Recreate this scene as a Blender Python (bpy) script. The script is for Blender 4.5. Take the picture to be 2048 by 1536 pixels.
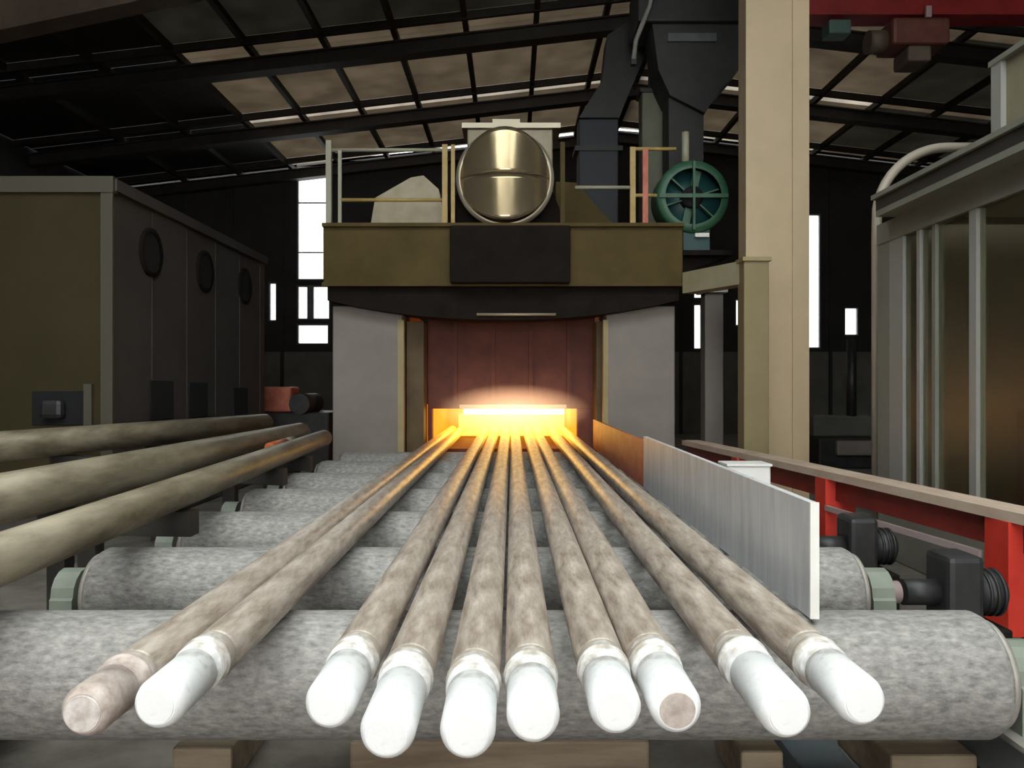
import bpy, bmesh, math, random
from mathutils import Vector, Matrix
random.seed(7)
PI = math.pi
for o in list(bpy.data.objects):
    bpy.data.objects.remove(o)
S = bpy.context.scene
C = S.collection
# ------------------------------------------------------------------ camera
FPX = 1600.0
cam = bpy.data.cameras.new('camera')
cam.sensor_width = 36.0
cam.lens = 36.0 * FPX / 2048.0
cam.clip_start = 0.05
cam.clip_end = 300
co = bpy.data.objects.new('camera', cam)
co.location = (0, 0, 1.55)
co.rotation_euler = (PI / 2, 0, 0)
C.objects.link(co)
S.camera = co
# ------------------------------------------------------------------ sky: bright overcast day outside the hall
w = bpy.data.worlds.new('overcast_sky')
S.world = w
w.use_nodes = True
bg = w.node_tree.nodes['Background']
bg.inputs[0].default_value = (1.0, 0.985, 0.96, 1)
bg.inputs[1].default_value = 1.0
S.view_settings.view_transform = 'Standard'
S.view_settings.look = 'None'
S.view_settings.gamma = 1
S.view_settings.use_curve_mapping = False
S.view_settings.exposure = 2.66

cy = S.cycles
cy.max_bounces = 4
cy.diffuse_bounces = 2
cy.glossy_bounces = 2
cy.transmission_bounces = 3
cy.transparent_max_bounces = 6
cy.volume_bounces = 0
cy.adaptive_threshold = 0.12
cy.adaptive_min_samples = 16
cy.caustics_reflective = False
cy.caustics_refractive = False
cy.volume_step_rate = 4.0
cy.volume_max_steps = 64

# ------------------------------------------------------------------ helpers
def lin(r, g, b):
    f = lambda c: (c / 255 / 12.92) if c / 255 <= 0.04045 else ((c / 255 + 0.055) / 1.055) ** 2.4
    return (f(r), f(g), f(b))

def mat(name, col, rough=0.6, metal=0.0, col2=None, scale=8.0, stretch=(1, 1, 1), bump=0.0, contrast=(0.35, 0.65), detail=6.0, spec=0.5):
    m = bpy.data.materials.new(name)
    m.use_nodes = True
    nt = m.node_tree
    p = nt.nodes['Principled BSDF']
    p.inputs['Base Color'].default_value = (*col, 1)
    p.inputs['Roughness'].default_value = rough
    p.inputs['Metallic'].default_value = metal
    p.inputs['Specular IOR Level'].default_value = spec
    if col2 is not None or bump:
        tc = nt.nodes.new('ShaderNodeTexCoord')
        mp = nt.nodes.new('ShaderNodeMapping')
        mp.inputs['Scale'].default_value = stretch
        nz = nt.nodes.new('ShaderNodeTexNoise')
        nz.inputs['Scale'].default_value = scale
        nz.inputs['Detail'].default_value = detail
        nz.inputs['Roughness'].default_value = 0.62
        nt.links.new(tc.outputs['Object'], mp.inputs['Vector'])
        nt.links.new(mp.outputs[0], nz.inputs['Vector'])
        if col2 is not None:
            rp = nt.nodes.new('ShaderNodeValToRGB')
            rp.color_ramp.elements[0].position = contrast[0]
            rp.color_ramp.elements[1].position = contrast[1]
            rp.color_ramp.elements[0].color = (*col, 1)
            rp.color_ramp.elements[1].color = (*col2, 1)
            nt.links.new(nz.outputs['Fac'], rp.inputs['Fac'])
            nt.links.new(rp.outputs['Color'], p.inputs['Base Color'])
        if bump:
            bp = nt.nodes.new('ShaderNodeBump')
            bp.inputs['Strength'].default_value = bump
            bp.inputs['Distance'].default_value = 0.02
            nt.links.new(nz.outputs['Fac'], bp.inputs['Height'])
            nt.links.new(bp.outputs[0], p.inputs['Normal'])
    return m

def emis(name, col, strength):
    m = bpy.data.materials.new(name)
    m.use_nodes = True
    p = m.node_tree.nodes['Principled BSDF']
    p.inputs['Base Color'].default_value = (0.2, 0.12, 0.08, 1)
    p.inputs['Roughness'].default_value = 0.8
    p.inputs['Emission Color'].default_value = (*col, 1)
    p.inputs['Emission Strength'].default_value = strength
    return m

class MB:
    def __init__(s):
        s.bm = bmesh.new()
    def box(s, x0, x1, y0, y1, z0, z1, bev=0.0, rz=0.0, piv=None):
        r = bmesh.ops.create_cube(s.bm, size=1.0)
        vs = r['verts']
        cx, cy, cz = (x0 + x1) / 2, (y0 + y1) / 2, (z0 + z1) / 2
        for v in vs:
            v.co = Vector((cx + v.co.x * (x1 - x0), cy + v.co.y * (y1 - y0), cz + v.co.z * (z1 - z0)))
        if bev:
            es = list({e for v in vs for e in v.link_edges})
            rb = bmesh.ops.bevel(s.bm, geom=es, offset=bev, segments=2, affect='EDGES', profile=0.5)
            vs = list({v for f in rb['faces'] for v in f.verts} | {v for v in vs if v.is_valid})
        if rz:
            pv = Vector(piv or (cx, cy, cz))
            R = Matrix.Rotation(rz, 3, 'Z')
            for v in vs:
                v.co = pv + R @ (v.co - pv)
        return s
    def cyl(s, a, b, r, r2=None, n=20, caps=True):
        return s.lathe(a, b, [(0, r), (1, r if r2 is None else r2)], n, caps)
    def lathe(s, a, b, prof, n=24, caps=True):
        # prof: (t along a->b in fraction, radius)
        a, b = Vector(a), Vector(b)
        d = (b - a)
        L = d.length
        d.normalize()
        u = d.orthogonal().normalized()
        v = d.cross(u)
        rings = []
        for t, r in prof:
            c = a + d * (t * L)
            rings.append([s.bm.verts.new(c + (u * math.cos(2 * PI * k / n) + v * math.sin(2 * PI * k / n)) * max(r, 1e-4)) for k in range(n)])
        for i in range(len(rings) - 1):
            for k in range(n):
                s.bm.faces.new((rings[i][k], rings[i][(k + 1) % n], rings[i + 1][(k + 1) % n], rings[i + 1][k])).smooth = True
        if caps:
            s.bm.faces.new(list(reversed(rings[0])))
            s.bm.faces.new(rings[-1])
        return s
    def tube(s, pts, r, n=12):
        pts = [Vector(p) for p in pts]
        rings = []
        up = Vector((0, 0, 1))
        prev = None
        for i, p in enumerate(pts):
            t = (pts[min(i + 1, len(pts) - 1)] - pts[max(i - 1, 0)]).normalized()
            if prev is None:
                u = t.orthogonal().normalized()
            else:
                u = (prev - t * prev.dot(t)).normalized()
            prev = u
            v = t.cross(u)
            rings.append([s.bm.verts.new(p + (u * math.cos(2 * PI * k / n) + v * math.sin(2 * PI * k / n)) * r) for k in range(n)])
        for i in range(len(rings) - 1):
            for k in range(n):
                s.bm.faces.new((rings[i][k], rings[i][(k + 1) % n], rings[i + 1][(k + 1) % n], rings[i + 1][k])).smooth = True
        s.bm.faces.new(list(reversed(rings[0])))
        s.bm.faces.new(rings[-1])
        return s
    def beam(s, a, b, w, h):
        # rectangular bar from a to b, width w (horizontal), height h
        a, b = Vector(a), Vector(b)
        d = (b - a).normalized()
        up = Vector((0, 0, 1)) if abs(d.z) < 0.95 else Vector((0, 1, 0))
        u = d.cross(up).normalized()
        v = u.cross(d).normalized()
        vs = []
        for p in (a, b):
            for (i, j) in ((-1, -1), (1, -1), (1, 1), (-1, 1)):
                vs.append(s.bm.verts.new(p + u * (i * w / 2) + v * (j * h / 2)))
        for f in ((3, 2, 1, 0), (4, 5, 6, 7), (0, 1, 5, 4), (1, 2, 6, 5), (2, 3, 7, 6), (3, 0, 4, 7)):
            s.bm.faces.new([vs[k] for k in f])
        return s
    def prism(s, pts, axis, t0, t1):
        # polygon pts (2D) extruded along axis ('x': pts=(y,z), 'y': pts=(x,z), 'z': pts=(x,y))
        def P(p, t):
            return {'x': (t, p[0], p[1]), 'y': (p[0], t, p[1]), 'z': (p[0], p[1], t)}[axis]
        A = [s.bm.verts.new(P(p, t0)) for p in pts]
        B = [s.bm.verts.new(P(p, t1)) for p in pts]
        s.bm.faces.new(A)
        s.bm.faces.new(list(reversed(B)))
        n = len(pts)
        for i in range(n):
            s.bm.faces.new((A[i], B[i], B[(i + 1) % n], A[(i + 1) % n]))
        return s
    def build(s, name, m, parent=None, origin=None):
        bmesh.ops.recalc_face_normals(s.bm, faces=s.bm.faces)
        off = Vector((0, 0, 0))
        if parent is not None:
            off = Vector(parent.get('_o', (0, 0, 0)))
        elif origin is not None:
            off = Vector(origin)
        if off.length:
            bmesh.ops.translate(s.bm, vec=-off, verts=s.bm.verts)
        me = bpy.data.meshes.new(name)
        s.bm.to_mesh(me)
        s.bm.free()
        o = bpy.data.objects.new(name, me)
        C.objects.link(o)
        if m is not None:
            me.materials.append(m)
        if parent is not None:
            o.parent = parent
            o['_o'] = tuple(off)
        else:
            o.location = off
            o['_o'] = tuple(off)
        return o

def tag(o, label, cat, group=None):
    o['label'] = label
    o['category'] = cat
    if group:
        o['group'] = group
    return o

def thing(name, label, cat, loc, group=None):
    o = bpy.data.objects.new(name, None)
    o.empty_display_size = 0.2
    C.objects.link(o)
    o.location = loc
    o['_o'] = tuple(loc)
    return tag(o, label, cat, group)

def struct(o):
    o['kind'] = 'structure'
    return o

def copy_tree(o, loc, label=None):
    c = o.copy()
    C.objects.link(c)
    c.location = loc
    if label:
        c['label'] = label
    for ch in list(o.children):
        d = ch.copy()
        C.objects.link(d)
        d.parent = c
        for g in list(ch.children):
            e = g.copy()
            C.objects.link(e)
            e.parent = d
    return c

# ------------------------------------------------------------------ materials
M = {}
M['floor'] = mat('stained_concrete', (0.10, 0.085, 0.07), 0.8, col2=(0.22, 0.20, 0.17), scale=2.2, bump=0.2)
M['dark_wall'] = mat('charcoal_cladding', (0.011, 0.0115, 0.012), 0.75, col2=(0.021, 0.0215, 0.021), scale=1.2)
M['low_wall'] = mat('grey_green_wall', (0.09, 0.098, 0.08), 0.85, col2=(0.14, 0.14, 0.12), scale=1.5)
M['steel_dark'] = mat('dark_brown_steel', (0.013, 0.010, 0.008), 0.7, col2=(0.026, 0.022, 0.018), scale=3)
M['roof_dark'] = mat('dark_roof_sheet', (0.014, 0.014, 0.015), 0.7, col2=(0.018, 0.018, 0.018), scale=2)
M['beige'] = mat('beige_paint', (0.47, 0.37, 0.225), 0.5, col2=(0.54, 0.41, 0.26), scale=1.5)
M['bar'] = mat('scaled_steel', (0.24, 0.18, 0.135), 0.40, 0.2, col2=(0.66, 0.58, 0.50), scale=30, stretch=(1, 0.18, 1), bump=0.2, contrast=(0.30, 0.70), detail=9)
M['white_end'] = mat('white_bar_end', (0.76, 0.745, 0.72), 0.65, col2=(0.90, 0.90, 0.90), scale=28, bump=0.1, contrast=(0.22, 0.44))
M['bar_face'] = mat('sawn_face', (0.36, 0.28, 0.24), 0.6, col2=(0.62, 0.54, 0.49), scale=22)
M['dusty_face'] = mat('dusty_end_face', (0.42, 0.35, 0.31), 0.65, col2=(0.80, 0.74, 0.70), scale=24)
M['roller'] = mat('worn_roller_steel', (0.16, 0.155, 0.15), 0.55, 0.1, col2=(0.47, 0.445, 0.42), scale=48, stretch=(0.5, 1, 1), bump=0.3, contrast=(0.28, 0.72), detail=9)
M['roller_end'] = mat('roller_rim', (0.30, 0.28, 0.25), 0.5, 0.2, col2=(0.4, 0.37, 0.33), scale=10)
M['frame_grey'] = mat('blue_grey_frame', (0.09, 0.10, 0.105), 0.6, col2=(0.13, 0.14, 0.14), scale=4)
M['frame_edge'] = mat('pale_edge', (0.22, 0.21, 0.19), 0.6, col2=(0.30, 0.28, 0.25), scale=6)
M['red'] = mat('red_paint', (0.55, 0.028, 0.016), 0.45, col2=(0.70, 0.05, 0.03), scale=3)
M['shaded_red'] = mat('red_paint_in_shade', (0.17, 0.012, 0.010), 0.55, col2=(0.24, 0.025, 0.018), scale=4)  # darker red: the shade on the beam side put into the colour
M['dust_red'] = mat('dusty_rail_top', (0.46, 0.335, 0.25), 0.75, col2=(0.58, 0.46, 0.36), scale=6, stretch=(1, 0.4, 1))
M['crane_red'] = mat('crane_red', (0.20, 0.010, 0.010), 0.55, col2=(0.30, 0.02, 0.02), scale=2)
M['crane_brown'] = mat('crane_brown', (0.085, 0.055, 0.04), 0.7, col2=(0.12, 0.09, 0.065), scale=2)
M['red_brown_glow'] = mat('red_brown_and_glow', (0.46, 0.11, 0.06), 0.5, col2=(0.58, 0.19, 0.12), scale=7, stretch=(1, 0.4, 1))  # red-brown; on the far guide plate it stands for mouth glow
M['guide'] = mat('pale_guide_plate', (0.52, 0.52, 0.54), 0.42, 0.1, col2=(0.70, 0.70, 0.72), scale=7, stretch=(1, 2.0, 0.25))
M['cut_edge'] = mat('bright_cut_edge', (0.88, 0.86, 0.82), 0.6)
M['furn_panel'] = mat('furnace_panel_grey', (0.20, 0.172, 0.152), 0.6, col2=(0.245, 0.208, 0.185), scale=1.6)
M['furn_edge'] = mat('furnace_edge_glow_ochre', (0.30, 0.24, 0.11), 0.6, col2=(0.36, 0.29, 0.15), scale=3)
M['olive'] = mat('olive_furnace_paint', (0.076, 0.053, 0.016), 0.65, col2=(0.104, 0.073, 0.025), scale=1.8, spec=0.15)
M['soot_shade'] = mat('soot_black_plate', (0.012, 0.0092, 0.0082), 0.9, col2=(0.018, 0.014, 0.0125), scale=4, spec=0.1)  # soot black; on the lintel it stands for shade
M['door'] = mat('heat_browned_door', (0.085, 0.026, 0.018), 0.75, col2=(0.135, 0.043, 0.03), scale=3)
M['reveal'] = mat('dark_ochre', (0.07, 0.045, 0.02), 0.7, col2=(0.12, 0.08, 0.035), scale=3)  # dark ochre brown of the opening side faces
M['brass'] = mat('brass_cladding', (0.52, 0.41, 0.24), 0.17, 0.8, col2=(0.60, 0.48, 0.30), scale=2.5)
M['brass_rim'] = mat('brass_rim', (0.50, 0.44, 0.33), 0.35, 0.6)
M['yellow'] = mat('yellow_rail_paint', (0.42, 0.27, 0.07), 0.5, col2=(0.5, 0.36, 0.14), scale=6)
M['pale_rail'] = mat('pale_rail_paint', (0.38, 0.36, 0.27), 0.5)
M['green'] = mat('green_motor_paint', (0.022, 0.085, 0.045), 0.45, col2=(0.04, 0.12, 0.062), scale=4)
M['teal'] = mat('teal_paint', (0.012, 0.06, 0.06), 0.45)
M['tan_metal'] = mat('tan_sheet', (0.33, 0.28, 0.18), 0.45, 0.2, col2=(0.42, 0.36, 0.26), scale=3)
M['duct'] = mat('black_duct', (0.02, 0.02, 0.02), 0.6, col2=(0.034, 0.033, 0.032), scale=2)
M['duct_blue'] = mat('blue_black_duct', (0.016, 0.02, 0.026), 0.6)
M['green_grey'] = mat('green_grey_sheet', (0.12, 0.125, 0.085), 0.6, col2=(0.16, 0.16, 0.11), scale=4)
M['box_olive'] = mat('dim_olive_cabinet', (0.036, 0.028, 0.011), 0.75, col2=(0.048, 0.037, 0.017), scale=1.1, spec=0.2)
M['box_side'] = mat('dim_brown_cabinet', (0.050, 0.041, 0.036), 0.75, col2=(0.066, 0.055, 0.049), scale=1.3)
M['box_trim'] = mat('cabinet_trim', (0.07, 0.062, 0.042), 0.6)
M['hole'] = mat('black_recess', (0.006, 0.006, 0.007), 0.9)
M['orange'] = mat('orange_paint', (0.42, 0.10, 0.03), 0.55)
M['long_bar'] = mat('ochre_scaled_steel', (0.13, 0.105, 0.065), 0.5, 0.25, col2=(0.31, 0.265, 0.19), scale=7, stretch=(1, 0.2, 1), bump=0.1)
M['cabin'] = mat('cabin_grey', (0.20, 0.20, 0.165), 0.5, col2=(0.24, 0.235, 0.20), scale=2)
M['cabin_light'] = mat('cabin_pale_post', (0.34, 0.335, 0.31), 0.45, 0.1)
M['cabin_beige'] = mat('cabin_beige_pipe', (0.36, 0.31, 0.25), 0.5)
M['cabin_dark'] = mat('cabin_dark_fascia', (0.035, 0.032, 0.03), 0.5)
M['cabin_in'] = mat('cabin_interior', (0.17, 0.15, 0.11), 0.8, col2=(0.21, 0.175, 0.135), scale=1.5)
M['motor'] = mat('black_gearmotor', (0.013, 0.013, 0.014), 0.5, col2=(0.028, 0.027, 0.027), scale=8)
M['coupling'] = mat('pink_grey_coupling', (0.40, 0.31, 0.30), 0.5)
M['wood'] = mat('rough_timber', (0.16, 0.115, 0.075), 0.8, col2=(0.30, 0.235, 0.16), scale=5, stretch=(0.3, 2, 2))
M['slate'] = mat('slate_steel', (0.085, 0.105, 0.115), 0.5, 0.2, col2=(0.12, 0.14, 0.145), scale=5)
M['white'] = mat('white_enamel', (0.85, 0.83, 0.80), 0.5)
M['green_pale'] = mat('pale_green_post', (0.17, 0.20, 0.155), 0.6, col2=(0.22, 0.24, 0.2), scale=5)
M['hot_core'] = emis('white_hot_core', (1.0, 0.62, 0.13), 2.2)
M['hot_yellow'] = emis('yellow_hot_core', (1.0, 0.56, 0.045), 0.62)
M['hot_wall'] = emis('orange_hot_refractory', (1.0, 0.22, 0.012), 0.24)

# hot bars: the steel itself glows towards the furnace
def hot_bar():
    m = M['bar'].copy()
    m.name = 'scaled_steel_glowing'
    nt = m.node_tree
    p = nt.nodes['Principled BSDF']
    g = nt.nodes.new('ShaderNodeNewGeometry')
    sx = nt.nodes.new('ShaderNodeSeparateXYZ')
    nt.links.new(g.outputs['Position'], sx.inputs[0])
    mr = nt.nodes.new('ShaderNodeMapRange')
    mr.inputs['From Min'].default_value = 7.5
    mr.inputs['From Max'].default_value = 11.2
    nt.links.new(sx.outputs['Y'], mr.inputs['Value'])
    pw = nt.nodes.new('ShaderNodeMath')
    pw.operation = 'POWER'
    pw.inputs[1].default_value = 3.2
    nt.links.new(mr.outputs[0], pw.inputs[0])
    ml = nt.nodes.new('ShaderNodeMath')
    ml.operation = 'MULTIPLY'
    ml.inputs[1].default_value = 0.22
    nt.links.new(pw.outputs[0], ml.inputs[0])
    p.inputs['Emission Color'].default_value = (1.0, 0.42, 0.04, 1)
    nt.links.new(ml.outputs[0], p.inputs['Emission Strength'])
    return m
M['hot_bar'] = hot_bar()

# translucent fibreglass roof sheet
def roof_sheet(name, tcol, dcol):
    m = bpy.data.materials.new(name)
    m.use_nodes = True
    nt = m.node_tree
    nt.nodes.remove(nt.nodes['Principled BSDF'])
    out = nt.nodes['Material Output']
    tr = nt.nodes.new('ShaderNodeBsdfTranslucent')
    df = nt.nodes.new('ShaderNodeBsdfDiffuse')
    mx = nt.nodes.new('ShaderNodeMixShader')
    tc = nt.nodes.new('ShaderNodeTexCoord')
    nz = nt.nodes.new('ShaderNodeTexNoise')
    nz.inputs['Scale'].default_value = 1.3
    nz.inputs['Detail'].default_value = 5
    rp = nt.nodes.new('ShaderNodeValToRGB')
    rp.color_ramp.elements[0].position = 0.3
    rp.color_ramp.elements[1].position = 0.7
    rp.color_ramp.elements[0].color = (*[c * 0.8 for c in tcol], 1)
    rp.color_ramp.elements[1].color = (*[c * 1.15 for c in tcol], 1)
    nt.links.new(tc.outputs['Object'], nz.inputs['Vector'])
    nt.links.new(nz.outputs['Fac'], rp.inputs['Fac'])
    nt.links.new(rp.outputs['Color'], tr.inputs['Color'])
    df.inputs['Color'].default_value = (*dcol, 1)
    mx.inputs[0].default_value = 0.25
    nt.links.new(tr.outputs[0], mx.inputs[1])
    nt.links.new(df.outputs[0], mx.inputs[2])
    nt.links.new(mx.outputs[0], out.inputs['Surface'])
    return m
M['sheet_tan'] = roof_sheet('tan_fibreglass', (0.155, 0.137, 0.112), (0.16, 0.14, 0.11))
M['sheet_grey'] = roof_sheet('grey_fibreglass', (0.06, 0.058, 0.05), (0.08, 0.075, 0.07))
M['sheet_pale'] = roof_sheet('pale_fibreglass', (0.36, 0.34, 0.31), (0.3, 0.28, 0.25))

def glass(name, tint, gloss, rough=0.08):
    m = bpy.data.materials.new(name)
    m.use_nodes = True
    nt = m.node_tree
    nt.nodes.remove(nt.nodes['Principled BSDF'])
    out = nt.nodes['Material Output']
    t = nt.nodes.new('ShaderNodeBsdfTransparent')
    t.inputs['Color'].default_value = (*tint, 1)
    g = nt.nodes.new('ShaderNodeBsdfGlossy')
    g.inputs['Roughness'].default_value = rough
    mx = nt.nodes.new('ShaderNodeMixShader')
    mx.inputs[0].default_value = gloss
    nt.links.new(t.outputs[0], mx.inputs[1])
    nt.links.new(g.outputs[0], mx.inputs[2])
    nt.links.new(mx.outputs[0], out.inputs['Surface'])
    return m
M['pane'] = glass('window_pane', (0.93, 0.97, 0.97), 0.05)
M['cabin_glass'] = glass('smoked_cabin_glass', (0.8, 0.8, 0.72), 0.09, 0.35)

# ------------------------------------------------------------------ setting
YW = 24.9           # inner face of the far gable wall
XR, ZR, SL = 3.2, 9.45, 0.115   # ridge position, height, roof slope
def roofz(x):
    return ZR - SL * abs(x - XR)
XL, XRT, Y0 = -12.5, 15.5, -12.2

struct(MB().box(-40, 40, -14, 40, -0.2, 0.0).build('floor', M['floor']))

# far wall with window openings
opens = [(-6.70, -5.72, 2.80, 5.52, 3.55), (-6.78, -5.70, 4.70, 8.55, None), ]
openings = [  # x0,x1,z0,z1
    (-6.70, -5.70, 2.78, 3.42), (-6.70, -5.66, 3.55, 4.62), (-6.70, -5.70, 4.78, 8.50), (-7.58, -7.32, 3.50, 4.72),
    (5.64, 6.16, 4.20, 4.68), (5.64, 5.92, 2.62, 4.05), (6.94, 7.10, 3.35, 4.20),
    (9.20, 9.62, 2.65, 6.85), (10.34, 10.80, 3.05, 3.95), (13.9, 14.3, 3.2, 3.7)]
xs = sorted({XL, XRT, XR} | {v for o in openings for v in o[:2]})
zs = sorted({0.0, 2.55} | {v for o in openings for v in o[2:]} | {roofz(XL) - 0.02})
up, lo = MB(), MB()
for i in range(len(xs) - 1):
    for j in range(len(zs) - 1):
        cx, cz = (xs[i] + xs[i + 1]) / 2, (zs[j] + zs[j + 1]) / 2
        if any(a < cx < b and c < cz < d for a, b, c, d in openings):
            continue
        (lo if cz < 2.55 else up).box(xs[i], xs[i + 1], YW, YW + 0.25, zs[j], zs[j + 1])
zt = zs[-1]
tall = (-6.70, -5.70, 4.78, 8.50)
top = [(XL, zt), (XRT, zt), (XRT, roofz(XRT)), (XR, ZR), (XL, roofz(XL))]
if zt < 8.5:
    pass
up.prism([(XL, zt), (-6.70, zt), (-6.70, roofz(-6.7)), (XL, roofz(XL))], 'y', YW, YW + 0.25)
if roofz(-6.7) > 8.5 > zt - 1:
    pass
up.prism([(-6.70, max(zt, 8.5) if zt < 8.5 else zt), (XR, max(zt, 8.5) if zt < 8.5 else zt), (XR, ZR), (-6.70, roofz(-6.7))], 'y', YW, YW + 0.25)
up.prism([(XR, zt), (XRT, zt), (XRT, roofz(XRT)), (XR, ZR)], 'y', YW, YW + 0.25)
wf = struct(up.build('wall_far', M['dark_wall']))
dado = lo.build('dado', M['low_wall'], wf)
# vertical cladding ribs on the far wall
for k in range(18):
    x = XL + 0.7 + k * 1.55
    if any(a - 0.15 < x < b + 0.15 for a, b, c, d in openings):
        continue
    MB().box(x - 0.05, x + 0.05, YW - 0.06, YW, 0, roofz(x) - 0.05).build('cladding_rib', M['dark_wall'], wf)
for n, (a, b, c, d) in enumerate(openings):
    f = MB()
    t = 0.045
    f.box(a, a + t, YW + 0.02, YW + 0.12, c, d).box(b - t, b, YW + 0.02, YW + 0.12, c, d)
    f.box(a + t, b - t, YW + 0.02, YW + 0.12, c, c + t).box(a + t, b - t, YW + 0.02, YW + 0.12, d - t, d)
    wn = struct(f.build('window_%d' % (n + 1), M['frame_grey']))
    nv = 1
    if n == 1:
        MB().box(-6.38, -6.18, YW + 0.0, YW + 0.13, c, d).build('mullion', M['frame_grey'], wn)
    if n == 2:
        for zz in (5.65, 7.2):
            MB().box(a + t, b - t, YW + 0.04, YW + 0.08, zz - 0.02, zz + 0.02).build('glazing_bar', M['frame_grey'], wn)
    MB().box(a + t, b - t, YW + 0.07, YW + 0.08, c + t, d - t).build('pane', M['pane'], wn)

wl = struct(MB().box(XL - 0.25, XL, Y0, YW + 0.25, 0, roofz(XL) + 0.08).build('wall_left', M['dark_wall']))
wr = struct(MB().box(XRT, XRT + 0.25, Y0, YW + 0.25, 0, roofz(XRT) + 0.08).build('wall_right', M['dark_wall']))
for k in range(15):
    y = Y0 + 1 + k * 2.5
    MB().box(XL, XL + 0.12, y - 0.1, y + 0.1, 0, roofz(XL) - 0.05).build('wall_post', M['steel_dark'], wl)
    MB().box(XRT - 0.12, XRT, y - 0.1, y + 0.1, 0, roofz(XRT) - 0.05).build('wall_post', M['steel_dark'], wr)

# unseen near gable; its wide doorway is added for light and the drum streak
nb = MB()
nb.box(XL, -5.0, Y0 - 0.25, Y0, 0, 7.0).box(5.0, XRT, Y0 - 0.25, Y0, 0, 7.0)
nb.prism([(XL, 7.0), (XRT, 7.0), (XRT, roofz(XRT)), (XR, ZR), (XL, roofz(XL))], 'y', Y0 - 0.25, Y0)
wn_ = struct(nb.build('unseen_wall_near', M['dark_wall']))
dn = MB()
dn.box(-5.15, -5.0, Y0 - 0.3, Y0 + 0.05, 0, 7.15).box(5.0, 5.15, Y0 - 0.3, Y0 + 0.05, 0, 7.15).box(-5.0, 5.0, Y0 - 0.3, Y0 + 0.05, 7.0, 7.15)
struct(dn.build('added_light_doorway', M['frame_grey']))

# roof: ridge cap, rafters across, purlins along the hall, one sheet per bay
ceil = struct(MB().box(XR - 0.25, XR + 0.25, Y0, YW + 0.3, ZR + 0.17, ZR + 0.24).build('ceiling', M['roof_dark']))
RY = [-12.0, -7.9, -3.8, 0.3, 4.4, 8.5, 12.6, 16.7, 20.8, 24.75]
for y in RY:
    for sgn, xe in ((-1, XL), (1, XRT)):
        r = MB()
        r.beam((XR, y, ZR - 0.30), (xe, y, roofz(xe) - 0.30), 0.16, 0.30)
        r.beam((XR, y, ZR - 0.16), (xe, y, roofz(xe) - 0.16), 0.34, 0.03)
        r.beam((XR, y, ZR - 0.44), (xe, y, roofz(xe) - 0.44), 0.34, 0.03)
        r.build('rafter', M['steel_dark'], ceil)
        MB().beam((XR, y - 0.74, ZR - 0.08), (xe, y - 0.74, roofz(xe) - 0.08), 0.08, 0.16).build('cross_purlin', M['steel_dark'], ceil)
px = [XR + d for d in (-15.2, -13.3, -11.6, -10.0, -8.55, -7.05, -5.6, -4.15, -2.7, -1.25, 0, 1.6, 3.1, 4.6, 6.1, 7.7, 9.3, 10.9, 12.1)]
px[0], px[-1] = XL, XRT
for x in px[1:-1]:
    MB().box(x - 0.055, x + 0.055, Y0, YW, roofz(x) - 0.14, roofz(x) + 0.0).build('purlin', M['steel_dark'], ceil)
for i in range(len(px) - 1):
    xa, xb = px[i], px[i + 1]
    for j in range(len(RY) - 1):
        ya, yb = RY[j], RY[j + 1]
        # a narrow pale strip beside every rafter, the broad sheet behind it
        for (y0_, y1_, kind) in ((ya, yb - 0.74, 'broad'), (yb - 0.74, yb, 'strip')):
            cx = (xa + xb) / 2
            if ya in (-3.8, 0.3, -7.9) and -5.5 < cx < 7.0:
                m = M['pane']  # unseen clear skylight, added to light the bars from above
            elif cx < -6.6 or ya < 12:
                m = M['roof_dark']
            elif cx > 9.5:
                m = M['sheet_grey'] if kind == 'broad' else M['sheet_tan']
            elif kind == 'strip':
                m = M['sheet_pale'] if ya > 16 else M['sheet_tan']
            else:
                m = M['sheet_grey'] if ya < 16 else M['sheet_tan']
            g = 0.012
            b = MB()
            A = [(xa + g, roofz(xa + g) + 0.02), (xb - g, roofz(xb - g) + 0.02), (xb - g, roofz(xb - g) + 0.05), (xa + g, roofz(xa + g) + 0.05)]
            b.prism(A, 'y', y0_ + g, y1_ - g)
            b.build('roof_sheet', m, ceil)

# ------------------------------------------------------------------ furnace
YF = 10.3
fx = lambda p, Y=YF: (p - 1024) / FPX * Y
fz = lambda q, Y=YF: 1.55 + (768 - q) / FPX * Y
F = thing('furnace', 'large olive and grey heat-treatment furnace with glowing mouth at the end of the bars', 'furnace', (-0.1, YF, 0))
for a, b in ((665, 805), (1212, 1350)):
    MB().box(fx(a), fx(b), YF, YF + 2.6, 0, fz(612), 0.015).build('side_panel', M['furn_panel'], F)
MB().box(fx(796), fx(808), YF - 0.03, YF + 0.10, 0, fz(640)).build('glow_edge_strip', M['furn_edge'], F)  # ochre strips: mouth glow on the opening edges put into the colour
MB().box(fx(1206), fx(1216), YF - 0.03, YF + 0.10, 0, fz(640)).build('glow_edge_strip', M['furn_edge'], F)
MB().box(fx(655), fx(1358), YF - 0.25, YF + 2.7, fz(574), fz(456), 0.02).build('top_beam', M['olive'], F)
MB().box(fx(655), fx(1358), YF - 0.31, YF - 0.25, fz(578), fz(570)).build('beam_flange', M['olive'], F)
MB().box(fx(655), fx(1358), YF - 0.31, YF - 0.25, fz(462), fz(455)).build('beam_flange', M['olive'], F)
MB().box(fx(905), fx(1136), YF - 0.45, YF - 0.25, fz(574), fz(464), 0.02).build('soot_black_plate', M['soot_shade'], F)
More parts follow.
